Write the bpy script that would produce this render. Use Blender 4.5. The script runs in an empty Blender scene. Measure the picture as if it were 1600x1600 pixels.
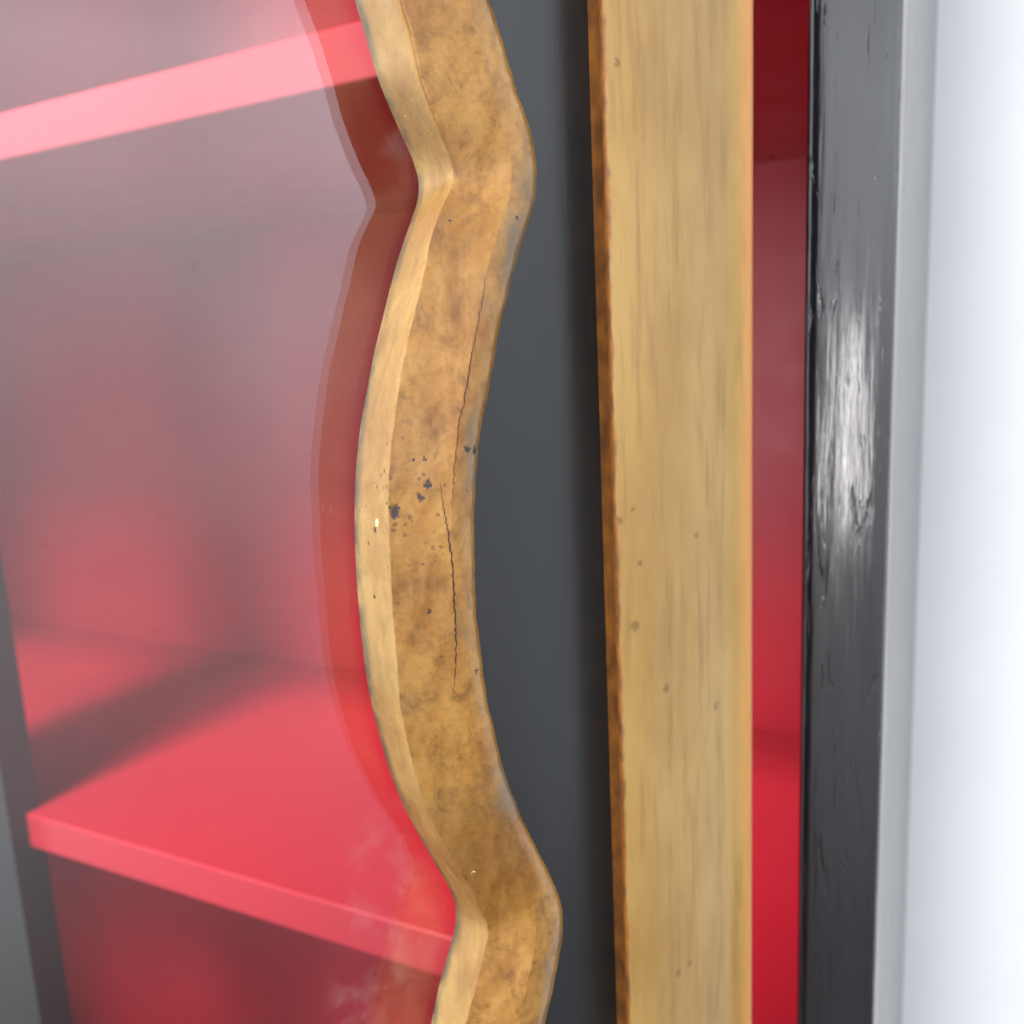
import bpy, bmesh, math, random
from mathutils import Vector, Matrix
from mathutils.bvhtree import BVHTree
random.seed(4)
scene = bpy.context.scene
C = scene.collection

# ------------------------------------------------------------------ camera
# cabinet axes: X to the right along the front, Y into the cabinet, Z up (floor z = 0), metres
FPX, YAW, PITCH, ROLL = 1382.3, .4711, .1775, -.0474      # solved from the shelf edges and uprights
CAM = Vector((0, -.305, 1.05))
fw = Vector((-math.sin(YAW), math.cos(YAW), 0)); rt = Vector((math.cos(YAW), math.sin(YAW), 0)); up = Vector((0, 0, 1))
F = fw*math.cos(PITCH) - up*math.sin(PITCH); U0 = up*math.cos(PITCH) + fw*math.sin(PITCH)
Rt = rt*math.cos(ROLL) + U0*math.sin(ROLL); Up = -rt*math.sin(ROLL) + U0*math.cos(ROLL)
def ray(x, y): return (F + Rt*((x-800)/FPX) - Up*((y-800)/FPX)).normalized()
cd = bpy.data.cameras.new('camera'); cam = bpy.data.objects.new('camera', cd); C.objects.link(cam)
m = Matrix.Identity(4)
for i in range(3): m[i][0], m[i][1], m[i][2], m[i][3] = Rt[i], Up[i], -F[i], CAM[i]
cam.matrix_world = m
cd.sensor_width = 36; cd.lens = 36*FPX/1600; cd.clip_start = .01; cd.clip_end = 50
cd.dof.use_dof = True; cd.dof.focus_distance = .187; cd.dof.aperture_fstop = 15
scene.camera = cam
scene.cycles.use_denoising = True; scene.cycles.max_bounces = 7; scene.cycles.transparent_max_bounces = 12; scene.cycles.use_adaptive_sampling = True; scene.cycles.adaptive_threshold = .02

# ------------------------------------------------------------------ world: a plain lit room, pale above and dim below
w = bpy.data.worlds.new('World'); scene.world = w; w.use_nodes = True
nt = w.node_tree; bg = nt.nodes['Background']
tc = nt.nodes.new('ShaderNodeTexCoord'); sp = nt.nodes.new('ShaderNodeSeparateXYZ'); nt.links.new(tc.outputs['Generated'], sp.inputs[0])
mr = nt.nodes.new('ShaderNodeMapRange'); mr.inputs[1].default_value = -1; mr.inputs[2].default_value = 1
nt.links.new(sp.outputs[2], mr.inputs[0])
cr = nt.nodes.new('ShaderNodeValToRGB'); nt.links.new(mr.outputs[0], cr.inputs[0])
e = cr.color_ramp.elements
e[0].position = .0; e[0].color = (.06, .055, .055, 1)
e[1].position = 1; e[1].color = (.17, .17, .18, 1)
for p, c in ((.20, (.12, .11, .115, 1)), (.28, (.26, .25, .265, 1)), (.40, (.41, .40, .42, 1)), (.55, (.72, .74, .79, 1)), (.65, (.97, 1.0, 1.08, 1)), (.77, (.36, .37, .39, 1))):
    k = e.new(p); k.color = c
nz = nt.nodes.new('ShaderNodeTexNoise'); nz.inputs['Scale'].default_value = 2.2; nz.inputs['Detail'].default_value = 2
nt.links.new(tc.outputs['Generated'], nz.inputs['Vector'])
nr = nt.nodes.new('ShaderNodeMapRange'); nr.inputs[1].default_value = .3; nr.inputs[2].default_value = .7; nr.inputs[3].default_value = .8; nr.inputs[4].default_value = 1.2
nt.links.new(nz.outputs['Fac'], nr.inputs[0])
mx = nt.nodes.new('ShaderNodeMix'); mx.data_type = 'RGBA'; mx.blend_type = 'MULTIPLY'; mx.inputs[0].default_value = 1
nt.links.new(cr.outputs[0], mx.inputs[6]); nt.links.new(nr.outputs[0], mx.inputs[7]); nt.links.new(mx.outputs[2], bg.inputs[0])
bg.inputs[1].default_value = 3.0

# ------------------------------------------------------------------ lamps of the room, and an added fill
def area(name, loc, aim, sx, sy, power, col):
    l = bpy.data.lights.new(name, 'AREA'); l.shape = 'RECTANGLE'; l.size = sx; l.size_y = sy; l.energy = power; l.color = col
    o = bpy.data.objects.new(name, l); C.objects.link(o); o.location = loc
    o.rotation_euler = (Vector(aim)-Vector(loc)).to_track_quat('-Z', 'Y').to_euler(); return o
area('ceiling_lamp', (-.54, -.88, 2.62), (-.2, .1, .9), .20, .20, 42, (1, .93, .82))
area('window_light', (-.33, -3.2, .80), (-.05, 0, 1.0), .44, .75, 16, (1, .96, .95))
area('bevel_fill_lamp', (-.40, -1.45, 2.60), (-.12, -.1, 1.05), .75, .5, 76, (1, .97, .93))  # unseen fill, added to brighten the bevel of the moulding
vs = scene.view_settings; vs.view_transform = 'Standard'; vs.look = 'None'; vs.exposure = -.10; vs.gamma = 1

# ------------------------------------------------------------------ materials
class NB:
    """small helper round a node tree"""
    def __init__(s, name):
        s.m = bpy.data.materials.new(name); s.m.use_nodes = True; s.t = s.m.node_tree
        s.b = s.t.nodes['Principled BSDF']; s.out = s.t.nodes['Material Output']
        s.co = s.n('ShaderNodeTexCoord').outputs['Object']
    def n(s, kind, **kw):
        q = s.t.nodes.new(kind)
        for k, v in kw.items(): setattr(q, k, v)
        return q
    def set(s, sock, v):
        if hasattr(v, 'is_output') or isinstance(v, bpy.types.NodeSocket): s.t.links.new(v, sock)
        else: sock.default_value = v
    def noise(s, scale, detail=4, rough=.55, stretch=None, dist=0, vec=None):
        q = s.n('ShaderNodeTexNoise'); q.inputs['Scale'].default_value = scale; q.inputs['Detail'].default_value = detail
        q.inputs['Roughness'].default_value = rough; q.inputs['Distortion'].default_value = dist
        v = vec if vec is not None else s.co
        if stretch:
            mp = s.n('ShaderNodeMapping'); mp.inputs['Scale'].default_value = stretch; s.t.links.new(v, mp.inputs[0]); v = mp.outputs[0]
        s.t.links.new(v, q.inputs['Vector']); return q.outputs['Fac']
    def rng(s, v, a, b, c=0, d=1, smooth=False):
        q = s.n('ShaderNodeMapRange'); q.clamp = True
        if smooth: q.interpolation_type = 'SMOOTHSTEP'
        s.set(q.inputs[0], v)
        for i, x in enumerate((a, b, c, d)): q.inputs[i+1].default_value = x
        return q.outputs[0]
    def math(s, op, a, b=0.0, c=None):
        q = s.n('ShaderNodeMath', operation=op); s.set(q.inputs[0], a); s.set(q.inputs[1], b)
        if c is not None: s.set(q.inputs[2], c)
        return q.outputs[0]
    def mix(s, f, a, b, mode='MIX'):
        q = s.n('ShaderNodeMix', data_type='RGBA', blend_type=mode); s.set(q.inputs[0], f)
        for i, v in ((6, a), (7, b)):
            s.set(q.inputs[i], v if not isinstance(v, tuple) else (*v, 1))
        return q.outputs[2]
    def bump(s, h, strength, dist):
        q = s.n('ShaderNodeBump'); q.inputs['Strength'].default_value = strength; q.inputs['Distance'].default_value = dist
        s.set(q.inputs['Height'], h); s.t.links.new(q.outputs[0], s.b.inputs['Normal'])
    def dist(s, p, vec=None):
        q = s.n('ShaderNodeVectorMath', operation='DISTANCE'); s.set(q.inputs[0], vec if vec is not None else s.co); q.inputs[1].default_value = p
        return q.outputs['Value']
    def warped(s, scale, amt):
        q = s.n('ShaderNodeTexNoise'); q.inputs['Scale'].default_value = scale; q.inputs['Detail'].default_value = 3
        s.t.links.new(s.co, q.inputs['Vector'])
        a = s.n('ShaderNodeVectorMath', operation='SUBTRACT'); s.t.links.new(q.outputs['Color'], a.inputs[0]); a.inputs[1].default_value = (.5, .5, .5)
        b = s.n('ShaderNodeVectorMath', operation='MULTIPLY_ADD'); s.t.links.new(a.outputs[0], b.inputs[0]); b.inputs[1].default_value = (amt,)*3
        s.t.links.new(s.co, b.inputs[2]); return b.outputs[0]

def red_lacquer():
    k = NB('red_lacquer')
    f = k.noise(6, 3)
    k.set(k.b.inputs['Base Color'], k.mix(k.rng(f, .3, .7), (.39, .012, .028), (.425, .015, .032)))
    k.set(k.b.inputs['Roughness'], k.rng(k.noise(40, 4), .3, .7, .27, .37))
    k.bump(k.noise(180, 3), .05, .001); return k.m

def black_satin():
    k = NB('black_satin_lacquer')
    f = k.noise(22, 4, .6, (1, 1, .3))
    k.set(k.b.inputs['Base Color'], k.mix(k.rng(f, .3, .7), (.008, .011, .012), (.013, .017, .019)))
    k.set(k.b.inputs['Roughness'], k.rng(k.noise(60, 5, .6, (1, 1, .2)), .3, .7, .27, .37))
    k.bump(k.noise(400, 4, .6, (1, 1, .15)), .08, .0006); return k.m

def black_gloss():
    k = NB('black_gloss_lacquer')
    # brushed-on lacquer: long vertical ridges and drips
    streak = k.noise(420, 4, .62, (1, 1, .045)); wide = k.noise(90, 3, .5, (1, 1, .16)); drip = k.noise(240, 3, .6, (1, 1, .12), 1.2)
    h = k.math('ADD', k.math('MULTIPLY', streak, .30), k.math('ADD', k.math('MULTIPLY', wide, 1.0), k.math('MULTIPLY', k.rng(drip, .58, .72), -.30)))
    k.set(k.b.inputs['Base Color'], (.006, .007, .009, 1))
    k.set(k.b.inputs['Roughness'], k.rng(streak, .3, .7, .10, .24))
    k.b.inputs['IOR'].default_value = 1.75
    k.bump(h, .33, .0016)
    return k.m

def old_gold(spots, chips):
    k = NB('worn_gold_paint')
    uvn = k.n('ShaderNodeUVMap'); sx = k.n('ShaderNodeSeparateXYZ'); k.t.links.new(uvn.outputs[0], sx.inputs[0]); across = sx.outputs[1]
    big = k.noise(38, 5, .62); mid = k.noise(120, 5, .65, None, .6); fine = k.noise(620, 4, .6); grain = k.noise(300, 4, .6, (1, 1, .22))
    col = k.mix(k.rng(big, .36, .66, 0, 1, True), (.335, .172, .036), (.235, .098, .015))
    col = k.mix(k.rng(mid, .46, .72, 0, .75, True), col, (.115, .043, .008))
    col = k.mix(k.rng(k.noise(17, 3, .5), .44, .64, 0, .55, True), col, (.145, .054, .008))
    col = k.mix(k.rng(k.noise(210, 5, .7, (1, 1, .6), 1.0), .52, .72, 0, .6, True), col, (.085, .030, .006))
    fre = k.math('MULTIPLY', k.rng(k.noise(420, 3, .6, (1, 1, .75)), .58, .68, 0, .6, True), k.rng(big, .40, .62, .15, 1))
    col = k.mix(fre, col, (.10, .036, .007))
    col = k.mix(k.rng(grain, .42, .72, 0, .35), col, (.40, .235, .07))
    col = k.mix(k.rng(fine, .48, .75, 0, .34), col, (.12, .048, .010))
    # paler bevel paint, lightened further to imitate its highlight; broad face browned by handling
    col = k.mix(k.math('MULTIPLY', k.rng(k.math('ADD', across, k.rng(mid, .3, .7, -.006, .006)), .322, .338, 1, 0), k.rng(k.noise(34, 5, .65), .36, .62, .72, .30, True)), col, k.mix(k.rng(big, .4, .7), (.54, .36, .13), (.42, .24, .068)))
    # grey-violet and greenish grime, mostly along the outer edge and the foot of the bevel
    edge = k.math('MAXIMUM', k.rng(across, .74, .90, 0, 1, True), k.rng(across, .10, .0, 0, 1, True))
    gr = k.math('MULTIPLY', k.rng(k.noise(70, 4, .6, (1, 1, .5)), .47, .66, 0, 1, True), k.rng(edge, 0, 1, .12, .8))
    col = k.mix(gr, col, (.13, .10, .062))
    foot = k.math('MULTIPLY', k.rng(across, .075, .0, 0, 1, True), k.rng(k.noise(160, 4), .38, .6, .2, .95))
    col = k.mix(foot, col, (.055, .06, .035))
    # pin-head pitting all over, thicker round the damaged spot
    wv = k.warped(900, .0010)
    vo = k.n('ShaderNodeTexVoronoi'); vo.inputs['Scale'].default_value = 620; k.t.links.new(wv, vo.inputs['Vector'])
    near = k.rng(k.dist(spots[0][0]), .005, .024, 1, 0, True)
    th = k.math('ADD', .10, k.math('MULTIPLY', near, .22))
    pick = k.n('ShaderNodeSeparateColor'); k.t.links.new(vo.outputs['Color'], pick.inputs[0])
    on = k.math('MULTIPLY', k.math('LESS_THAN', vo.outputs['Distance'], th), k.math('LESS_THAN', pick.outputs[0], k.math('ADD', .06, k.math('MULTIPLY', near, .30))))
    col = k.mix(k.math('MULTIPLY', on, .7), col, (.10, .045, .016))
    dark = None
    w2 = k.warped(1100, .0024)
    for p, r in spots[1:]:
        d = k.rng(k.dist(p, w2), r*.40, r*.95, 1, 0, True)
        dark = d if dark is None else k.math('MAXIMUM', dark, d)
    col = k.mix(k.math('MULTIPLY', dark, .93), col, (.018, .014, .018))
    chip = None
    for p, r in chips:
        d = k.rng(k.dist(p, w2), r*.7, r*1.1, 1, 0, True)
        chip = d if chip is None else k.math('MAXIMUM', chip, d)
    col = k.mix(k.math('MULTIPLY', chip, .85), col, (.80, .76, .46))
    k.set(k.b.inputs['Base Color'], col)
    k.b.inputs['Metallic'].default_value = .12
    k.set(k.b.inputs['Roughness'], k.math('ADD', k.rng(mid, .3, .7, .24, .40), k.math('MULTIPLY', dark, .2)))
    h = k.math('ADD', k.math('MULTIPLY', mid, .6), k.math('MULTIPLY', fine, .35))
    h = k.math('SUBTRACT', h, k.math('MULTIPLY', k.math('MAXIMUM', on, dark), .5))
    k.bump(h, .30, .0007)
    return k.m

def bar_gold(spots):
    k = NB('satin_gold_paint')
    gr = k.noise(240, 4, .6, (1, 1, .10)); gr2 = k.noise(520, 3, .6, (1, 1, .20)); big = k.noise(26, 4, .6, (1, 1, .5))
    col = k.mix(k.rng(big, .33, .68, 0, 1, True), (.36, .225, .068), (.285, .165, .042))
    col = k.mix(k.rng(gr, .5, .70, 0, .58), col, (.19, .100, .022))
    col = k.mix(k.rng(gr2, .54, .76, 0, .30), col, (.38, .25, .09))
    uvn = k.n('ShaderNodeUVMap'); sx = k.n('ShaderNodeSeparateXYZ'); k.t.links.new(uvn.outputs[0], sx.inputs[0]); a = sx.outputs[1]
    # worn arrises: bare brown wood on the near side, coppery lip on the other
    wob = k.math('ADD', a, k.rng(k.noise(300, 4, .65, (1, 1, .35)), .2, .8, -.012, .012))
    col = k.mix(k.rng(wob, .165, .150, 0, 1), col, k.mix(k.rng(k.noise(150, 4), .35, .65), (.28, .105, .018), (.12, .045, .014)))
    col = k.mix(k.rng(wob, .865, .90, 0, .75), col, (.47, .20, .050))
    dark = None; w2 = k.warped(800, .0022)
    for p, r in spots:
        d = k.rng(k.dist(p, w2), r*.6, r*1.2, 1, 0, True)
        dark = d if dark is None else k.math('MAXIMUM', dark, d)
    col = k.mix(k.math('MULTIPLY', dark, .55), col, (.10, .055, .014))
    k.set(k.b.inputs['Base Color'], col)
    k.b.inputs['Metallic'].default_value = .15
    k.set(k.b.inputs['Roughness'], k.rng(gr, .3, .7, .36, .50))
    k.bump(k.math('ADD', gr, k.math('MULTIPLY', gr2, .6)), .16, .0006)
    return k.m

def pane_glass(blotch_pts):
    k = NB('window_glass'); t = k.t; t.nodes.remove(k.b)
    tr = k.n('ShaderNodeBsdfTransparent'); tr.inputs[0].default_value = (.985, .99, .985, 1)
    gl = k.n('ShaderNodeBsdfGlossy'); gl.inputs['Roughness'].default_value = 0.0; gl.inputs[0].default_value = (1, 1, 1, 1)
    lw = k.n('ShaderNodeLayerWeight'); lw.inputs[0].default_value = .5
    fr = k.math('ADD', .055, k.math('MULTIPLY', k.math('POWER', lw.outputs['Facing'], 5.0), .945))
    ms = k.n('ShaderNodeMixShader'); t.links.new(fr, ms.inputs[0]); t.links.new(tr.outputs[0], ms.inputs[1]); t.links.new(gl.outputs[0], ms.inputs[2])
    # faint pale blotches, and dust left on the glass
    df = k.n('ShaderNodeBsdfDiffuse'); df.inputs[0].default_value = (.62, .60, .58, 1)
    wv = k.warped(160, .006); sm = None
    for p, r in blotch_pts:
        d = k.rng(k.dist(p, wv), r*.3, r, 1, 0, True)
        sm = d if sm is None else k.math('MAXIMUM', sm, d)
    blot = k.math('MULTIPLY', sm, k.rng(k.noise(150, 4, .6, None, .2), .45, .66, 0, .05, True))
    dust = k.math('MULTIPLY', k.rng(k.noise(1400, 2), .78, .80, 0, .12), 1.0)
    mask = k.math('MAXIMUM', blot, dust)
    m2 = k.n('ShaderNodeMixShader'); t.links.new(mask, m2.inputs[0]); t.links.new(ms.outputs[0], m2.inputs[1]); t.links.new(df.outputs[0], m2.inputs[2])
    t.links.new(m2.outputs[0], k.out.inputs[0]); return k.m

def plain(name, col, rough, var=.12, scale=20):
    k = NB(name); f = k.rng(k.noise(scale, 4), .3, .7)
    k.set(k.b.inputs['Base Color'], k.mix(f, tuple(c*(1-var) for c in col), tuple(min(1, c*(1+var)) for c in col)))
    k.b.inputs['Roughness'].default_value = rough; return k.m

# ------------------------------------------------------------------ mesh helpers
def link(name, bm, mat, parent=None, smooth=False):
    me = bpy.data.meshes.new(name); bmesh.ops.recalc_face_normals(bm, faces=bm.faces); bm.to_mesh(me); bm.free()
    o = bpy.data.objects.new(name, me); C.objects.link(o); o.data.materials.append(mat)
    if smooth:
        for p in me.polygons: p.use_smooth = True
    if parent: o.parent = parent
    return o
def box(bm, x0, x1, y0, y1, z0, z1, bev=0.0, M=None):
    r = bmesh.ops.create_cube(bm, size=1)['verts']
    for v in r:
        v.co = Vector(((x0+x1)/2+v.co.x*(x1-x0), (y0+y1)/2+v.co.y*(y1-y0), (z0+z1)/2+v.co.z*(z1-z0)))
    if bev:
        ed = list({e for v in r for e in v.link_edges})
        r = [v for v in bmesh.ops.bevel(bm, geom=ed, offset=bev, segments=3, profile=.6, affect='EDGES')['verts']]
        r = list({v for v in r})
    if M is not None:
        for v in r: v.co = M @ v.co
def boxobj(name, dims, mat, parent, bev=.0012, M=None):
    bm = bmesh.new(); box(bm, *dims, bev, M); return link(name, bm, mat, parent)

# ------------------------------------------------------------------ setting
RED, SATIN, GLOSS = red_lacquer(), black_satin(), black_gloss()
D = .2715                                                     # inside depth
ZL, ZU = 1.05-.2597, 1.05+.1065                               # top of lower shelf, underside of upper shelf
TH = .022
XR, XS = -.0169, -.0417                                       # outer and inner edge of the right-hand upright
XL = -.918
bm = bmesh.new(); box(bm, -2.6, 2.6, D+.035, D+.085, 0, 2.9)
wall = link('wall', bm, plain('white_wall_paint', (.86, .885, .90), .6, .03, 8)); wall['kind'] = 'structure'
bm = bmesh.new(); box(bm, -1.2, .35, -.75, D+.03, -.05, 0)
floor = link('floor', bm, plain('dark_floor_boards', (.085, .075, .068), .5, .3, 9)); floor['kind'] = 'structure'

# ------------------------------------------------------------------ cabinet
cab = bpy.data.objects.new('display_cabinet', None); C.objects.link(cab); cab.location = (0, 0, 0)
cab['label'] = 'black lacquer display cabinet with red interior, gold mouldings and an open glazed door'
cab['category'] = 'cabinet'
ZB, ZT = .30, 1.545
boxobj('back_panel', (XL, XS+.010, D, D+.015, ZB-.02, ZT+.02), RED, cab)
boxobj('side_panel', (XS+.004, XR-.002, .002, D+.0155, ZB-.02, ZT), GLOSS, cab)
boxobj('side_lining', (XS-.002+.004, XS+.0035, .0025, D-.0005, ZB+.001, ZT-.001), RED, cab, .0004)
boxobj('side_panel', (XL-.025, XL-.0005, -.028, D+.0155, ZB-.02, ZT), SATIN, cab)
boxobj('side_lining', (XL, XL+.003, .0025, D-.0005, ZB+.001, ZT-.001), RED, cab, .0004)
for nm, z0, z1 in (('shelf', ZL-TH, ZL), ('shelf', ZU, ZU+TH)):
    boxobj(nm, (XL+.0035, XS+.0015, 0, D-.0005, z0, z1), RED, cab, .0016)
boxobj('bottom_panel', (XL+.0035, XS+.0015, -.002, D-.0005, ZB-.02, ZB), RED, cab)
boxobj('top_panel', (XL-.03, XR+.004, -.04, D+.018, ZT+.001, ZT+.035), SATIN, cab, .004)
boxobj('plinth', (XL-.02, XR-.003, -.02, D+.014, 0, ZB-.021), SATIN, cab, .004)
boxobj('upright', (XS, XR, -.030, .0018, ZB-.02, ZT), GLOSS, cab, .0042)
for p in cab.children[-1].data.polygons: p.use_smooth = True

# ------------------------------------------------------------------ the open door: axes u (hinge at u = 0, leaf towards -u), n (outwards), z
TILT = math.radians(35)
PHI = YAW + TILT
d0 = ray(1178, 800); H = CAM + d0*((-.050-CAM.y)/d0.y); H.z = 0
DU = Vector((math.cos(PHI), math.sin(PHI), 0)); DN = Vector((math.sin(PHI), -math.cos(PHI), 0))
DM = Matrix(((DU.x, DN.x, 0, H.x), (DU.y, DN.y, 0, H.y), (0, 0, 1, 0), (0, 0, 0, 1)))
def hit(x, y, n):
    """photo pixel -> (u, z) on the door's plane at height n"""
    d = ray(x, y); P = CAM + d*((H + DN*n - CAM).dot(DN)/d.dot(DN)); return ((P-H).dot(DU), P.z)
NP, N1, N2, N3 = -.0149, .0030, .0095, .0085                  # pane face, bevel ridge, outer crease, outer edge
rails = [
 (NP, [(541,-45),(554,0),(574,65),(590,122),(619,192),(648,257),(656.5,291),(652,318),(634,368),(616,425),(596,505),(582,563),(571,625),(563,666),(556,737),(554,806),(555,861),(559,930),(566,1004),(576,1077),(594,1154),(617,1228),(650,1297),(683,1355),(705,1392),(714.5,1424),(711,1450),(705,1475),(686,1541),(674,1600),(664,1640)], (656.5,291), (714.5,1424)),
 (N1, [(613,-45),(625,0),(643,65),(656,122),(680,190),(701,240),(713,276),(703,300),(690,325),(676,365),(663,425),(643,511),(629,571),(619,640),(614,680),(608.5,740),(607,790),(609,840),(610.5,889),(613.5,944),(618.5,1012),(622,1060),(628,1115),(638,1165),(656,1234),(679,1289),(704,1341),(735,1388),(764,1448),(758,1486),(748,1525),(728,1600),(717,1640)], (713,276), (764,1448)),
 (N2, [(712,-45),(727,0),(743,55),(760,110),(776,165),(792,220),(800,268),(796,310),(783,350),(768,392),(757,440),(746,495),(735,555),(724,620),(716,665),(708,740),(705,800),(704,850),(706,905),(709,960),(714,1015),(724,1065),(734,1120),(746,1185),(766,1248),(791,1305),(817,1362),(838,1418),(838,1455),(833,1495),(822,1545),(812,1600),(805,1640)], (800,268), (838,1430)),
 (N3, [(752,-45),(765,0),(780,50),(798,110),(815,165),(832,215),(840.5,272),(837,310),(828,338),(816,376),(805,417),(790,472),(778,527),(765,601),(756,645),(749,688),(743,754),(741,820),(742,902),(746,975),(752,1025),(760,1085),(771,1137),(786,1198),(805,1253),(830,1308),(857,1363),(874,1399),(880.5,1432),(877,1480),(866,1535),(851,1600),(842,1640)], (840.5,272), (880.5,1438)),
]
def resample(pts, n):
    """n points evenly spaced along a Catmull-Rom curve through pts"""
    P = [Vector(p) for p in pts]; P = [P[0]*2-P[1]] + P + [P[-1]*2-P[-2]]; dense = []
    for i in range(1, len(P)-2):
        a, b, c, d = P[i-1:i+3]
        for j in range(12):
            t = j/12; dense.append(.5*((2*b)+(c-a)*t+(2*a-5*b+4*c-d)*t*t+(3*b-a-3*c+d)*t**3))
    dense.append(P[-2]); L = [0]
    for a, b in zip(dense, dense[1:]): L.append(L[-1]+(b-a).length)
    out = []; k = 0
    for i in range(n):
        s = L[-1]*i/(n-1)
        while k < len(L)-2 and L[k+1] < s: k += 1
        f = (s-L[k])/max(1e-9, L[k+1]-L[k]); out.append(dense[k].lerp(dense[k+1], f))
    return out
def nearest(pts, c): return min(range(len(pts)), key=lambda i: (pts[i][0]-c[0])**2+(pts[i][1]-c[1])**2)
cols = []                                                     # per rail: list of (u, z) from top to bottom
for n, px, c0, c1 in rails:
    i0, i1 = nearest(px, c0), nearest(px, c1)
    q = [hit(x, y, n) for x, y in px]
    top = resample(q[:i0+1], 50); mid = resample(q[i0:i1+1], 190); bot = resample(q[i1:], 36)
    P = q[i0][1]-q[i1][1]; du = q[i0][0]-q[i1][0]
    ext_t, ext_b = [], []
    # the scallops repeat up and down the leaf beyond the picture
    def rep(k): return [Vector((v.x + du*k, v.y + P*k)) for v in mid]
    r1 = [v for v in rep(1) if v.y > top[0].y+.012]; shift = 0
    ext_t = rep(2)[::2][:-1] + r1[::2]
    r2 = [v for v in rep(-1) if v.y < bot[-1].y-.012]
    ext_b = r2[::2] + rep(-2)[::2][1:] + rep(-3)[::2][1:]
    cols.append((n, resample(ext_t, 130), top, mid, bot, resample(ext_b, 190)))
grid = [[*c[1], *c[2], *c[3][1:], *c[4][1:], *c[5]] for c in cols]
NZ = len(grid[0])
def smooth1(a, it):
    a = [v.copy() for v in a]
    for _ in range(it):
        b = [v.copy() for v in a]
        for i in range(1, len(a)-1): b[i] = (a[i-1]+a[i]*2+a[i+1])/4
        a = b
    return a
grid = [smooth1(g, s) for g, s in zip(grid, (10, 6, 10, 14))]
# cross section between the rails (fraction between two rails, lift off the straight line)
sect = []
for j, (n0, n1, steps, bulge) in enumerate(((NP, N1, 7, .0007), (N1, N2, 10, -.0003), (N2, N3, 4, .0008))):
    for s in range(steps):
        t = s/steps; sect.append((j, t, n0+(n1-n0)*t + bulge*math.sin(math.pi*t)))
sect.append((2, 1.0, N3))
def build_moulding(parent, mirror=None):
    bm = bmesh.new(); uv = bm.loops.layers.uv.new('UVMap'); vs_ = []
    for i in range(NZ):
        row = []
        for k, (j, t, n) in enumerate(sect):
            a, b = grid[j][i], grid[j+1][i]; p = a.lerp(b, t)
            wob = .00011*math.sin(i*.31+k*.9)+.00008*math.sin(i*.83+k*1.7+1)+random.uniform(-1, 1)*.00003
            edge = (random.uniform(-1, 1)*.00006 + .00005*math.sin(i*.57+2)) if k >= len(sect)-1 else 0
            row.append((p.x+edge, n+(wob if 1 < k else 0), p.y, k/(len(sect)-1)))
        o = grid[3][i]
        row.insert(0, (grid[0][i].x+.001, NP-.0006, grid[0][i].y, 0.0))
        row.append((o.x+.0008, N3-.0025, o.y, 1.0)); row.append((o.x+.0010, -.0015, o.y, 1.0))
        vs_.append([(bm.verts.new((mirror-u if mirror is not None else u, n, z)), v) for u, n, z, v in row])
    for i in range(NZ-1):
        for k in range(len(vs_[0])-1):
            q = (vs_[i][k], vs_[i+1][k], vs_[i+1][k+1], vs_[i][k+1])
            f = bm.faces.new([a[0] for a in q]); f.smooth = True
            for lp, (vv, v) in zip(f.loops, q): lp[uv].uv = (vv.co.z, v)
    for i in range(NZ-1):
        for k in (0, 1, 8, 18):                                # crisp arrises
            if k == 8 and 120 < i < 172: continue               # the upper scallop is worn round
            ed = bm.edges.get((vs_[i][k][0], vs_[i+1][k][0]))
            if ed: ed.smooth = False
    bm.normal_update()
    tree = BVHTree.FromBMesh(bm)
    me = bpy.data.meshes.new('moulding'); bm.to_mesh(me); bm.free()
    if mirror is not None: me.flip_normals()
    o = bpy.data.objects.new('moulding', me); C.objects.link(o); o.parent = parent
    return o, tree
LEAF = .42                                                    # leaf width
ZD0, ZD1 = .310, 1.538
UIN = [ (grid[0][i].x*.35+grid[3][i].x*.65) for i in range(NZ)]
bm = bmesh.new()
def strip(mir):
    prev = None
    for i in range(0, NZ, 2):
        z = grid[3][i].y
        if z > ZD1-.03 or z < ZD0+.03: continue
        xs = (UIN[i], -.004); xs = xs if not mir else (-LEAF-xs[0], -LEAF-xs[1])
        cur = [bm.verts.new((x, n, z)) for x, n in ((xs[0], 0), (xs[1], 0), (xs[1], -.020), (xs[0], -.020))]
        if prev:
            for a in range(4): bm.faces.new((prev[a], prev[(a+1) % 4], cur[(a+1) % 4], cur[a]))
        else: bm.faces.new(cur)
        prev = cur
    bm.faces.new(prev)
strip(False); strip(True)
box(bm, -LEAF+.0045, -.0045, -.0195, -.0005, ZD1-.085, ZD1)
box(bm, -LEAF+.0045, -.0045, -.0195, -.0005, ZD0, ZD0+.085)
door = link('door', bm, SATIN, cab); door.matrix_local = DM
door['label'] = 'open glazed door leaf with satin black frame'
mould, tree = build_moulding(door)
mould2, _ = build_moulding(door, -LEAF)
DMi = DM.inverted()
def on_mould(x, y):
    o = DMi @ CAM; d = (DMi.to_3x3() @ ray(x, y)); p, nn, _, _ = tree.ray_cast(o, d); return p, (nn if nn.dot(d) < 0 else -nn)
spx = [((640, 800), 0), ((616, 796), .0016), ((616, 806), .0012), ((669, 758), .0013), ((657, 776), .0011), ((586, 829), .0011), ((585, 933), .0009), ((744, 1050), .0010), ((600, 735), .0006), ((663, 717), .0007), ((576, 850), .0007), ((648, 718), .0006), ((690, 1028), .0005), ((808, 342), .0006), ((703, 345), .0005), ((671, 955), .0006), ((605, 788), .0006), ((730, 703), .0011), ((742, 704), .0010)]
spots = [(tuple(on_mould(*p)[0]), r) for p, r in spx]
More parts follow.
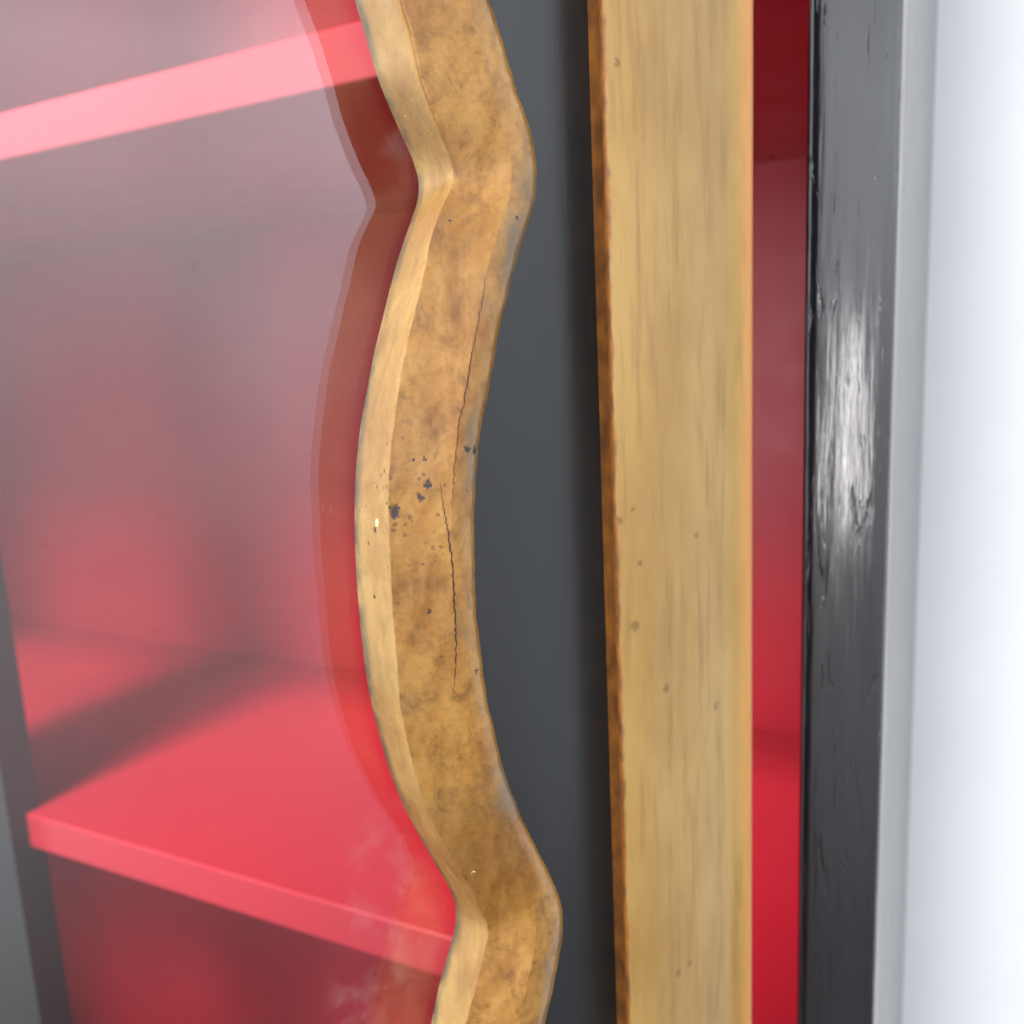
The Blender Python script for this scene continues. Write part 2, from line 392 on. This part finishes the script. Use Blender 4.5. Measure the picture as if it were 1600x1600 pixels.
chips = [(tuple(on_mould(*p)[0]), r) for p, r in (((589, 816), .0009), ((633, 181), .0004), ((740, 1362), .0003))]
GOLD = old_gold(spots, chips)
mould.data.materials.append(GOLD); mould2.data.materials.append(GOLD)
# hairline cracks: narrow dark open splits that follow the crease
def crack(px, wid):
    bm = bmesh.new(); Q = []
    pts = resample([(x/100, y/100) for x, y in px], 70)
    for i, v in enumerate(pts):
        t = i/69; jit = random.uniform(-1, 1)*1.3
        p, nn = on_mould(v.x*100+jit, v.y*100)
        ww = wid*max(.10, math.sin(math.pi*t)**.6)*random.uniform(.55, 1.25)
        side = Vector((1, 0, 0)); side = (side-nn*side.dot(nn)).normalized()
        Q.append((bm.verts.new(p+nn*.00002-side*ww), bm.verts.new(p+nn*.00006), bm.verts.new(p+nn*.00002+side*ww)))
    for a, b in zip(Q, Q[1:]):
        bm.faces.new((a[0], a[1], b[1], b[0])); bm.faces.new((a[1], a[2], b[2], b[1]))
    return link('crack', bm, CRK, door)
CRK = plain('crack_dirt', (.035, .018, .008), .9)
crack([(760, 430), (755, 462), (748, 497), (737, 555), (726, 624), (717, 662), (711, 720), (708, 765), (705, 795)], .00012)
crack([(688, 752), (692, 785), (696, 805), (701, 840), (705, 870), (709, 930), (712, 990), (712, 1030), (710, 1070), (708, 1092)], .00019)

# glass
smp = [(600, 1330, .012), (640, 1390, .011), (590, 1440, .014), (600, 1520, .016), (570, 1580, .014), (640, 1290, .009), (620, 235, .006), (640, 262, .005), (625, 210, .004)]
sm = []
for x, y, r in smp:
    u, z = hit(x, y, NP); sm.append(((u, NP, z), r))
pane = boxobj('glass_pane', (-LEAF+.06, -.06, NP-.00245, NP, ZD0+.06, ZD1-.06), pane_glass(sm), door, 0)

# gold bar that covers the hinge edge of the leaf
ub = hit(966, 800, .0085)[0]; uL = hit(941, 800, 0)[0]; ur = hit(1177, 800, .0075)[0]
W = ur-ub
prof = [(uL, -.0006), (uL+.0001, .0035), (ub-.0006, .0076), (ub+.0006, .0085), (ub+W*.25, .0087), (ub+W*.50, .0087), (ub+W*.60, .0084), (ub+W*.70, .0074), (ub+W*.80, .0066), (ub+W*.875, .0065), (ub+W*.905, .0076), (ub+W*.95, .0083), (ub+W*.985, .0079), (ur, .0070), (ur+.0001, .0030), (ur-.0003, -.0006)]
vv = [0, .07, .14, .17, .32, .48, .55, .66, .75, .83, .87, .91, .95, .98, .99, 1]
bm = bmesh.new(); uv = bm.loops.layers.uv.new('UVMap'); rows = []
for i in range(60):
    z = ZD0+.002 + (ZD1-ZD0-.004)*i/59
    rows.append([bm.verts.new((u, n, z)) for u, n in prof])
for i in range(59):
    for k in range(len(prof)-1):
        f = bm.faces.new((rows[i][k], rows[i][k+1], rows[i+1][k+1], rows[i+1][k])); f.smooth = True
        for lp, (a, b) in zip(f.loops, ((i, k), (i, k+1), (i+1, k+1), (i+1, k))): lp[uv].uv = (rows[a][b].co.z, vv[b])
bm.faces.new(rows[0]); bm.faces.new(rows[-1])
bs = []
for x, y, r in ((1124, 1104, .0019), (1088, 837, .0009), (992, 978, .0016), (968, 814, .0011), (989, 795, .0008), (1040, 1075, .0013), (1000, 880, .0009), (965, 97, .0010), (1132, 465, .0009), (1060, 1520, .0012), (1077, 1505, .0010), (1150, 105, .0007), (960, 1250, .0008)):
    u, z = hit(x, y, .0086); bs.append(((u, .0086, z), r))
bar = link('gold_bar', bm, bar_gold(bs), door)
bar.data.polygons.foreach_set('use_smooth', [True]*len(bar.data.polygons))
# the other leaf of the pair stands closed, left of the picture
leaf2 = door.copy(); C.objects.link(leaf2); leaf2.parent = cab
leaf2['label'] = 'closed glazed door leaf with satin black frame'
leaf2.matrix_local = Matrix(((-1, 0, 0, XL+.008), (0, -1, 0, -.011), (0, 0, 1, 0), (0, 0, 0, 1)))
for ch in list(door.children):
    if ch.name.startswith('crack'): continue
    c = ch.copy(); C.objects.link(c); c.parent = leaf2
# hinges, above and below the picture
for z in (.52, 1.42):
    bm = bmesh.new(); box(bm, -.012, .0045, -.019, -.001, z-.03, z+.03)
    r = bmesh.ops.create_cone(bm, cap_ends=True, segments=20, radius1=.005, radius2=.005, depth=.07)['verts']
    for v in r: v.co = v.co + Vector((.006, -.010, z))
    hg = link('hinge', bm, plain('brass', (.45, .28, .08), .35), cab); hg.matrix_local = DM
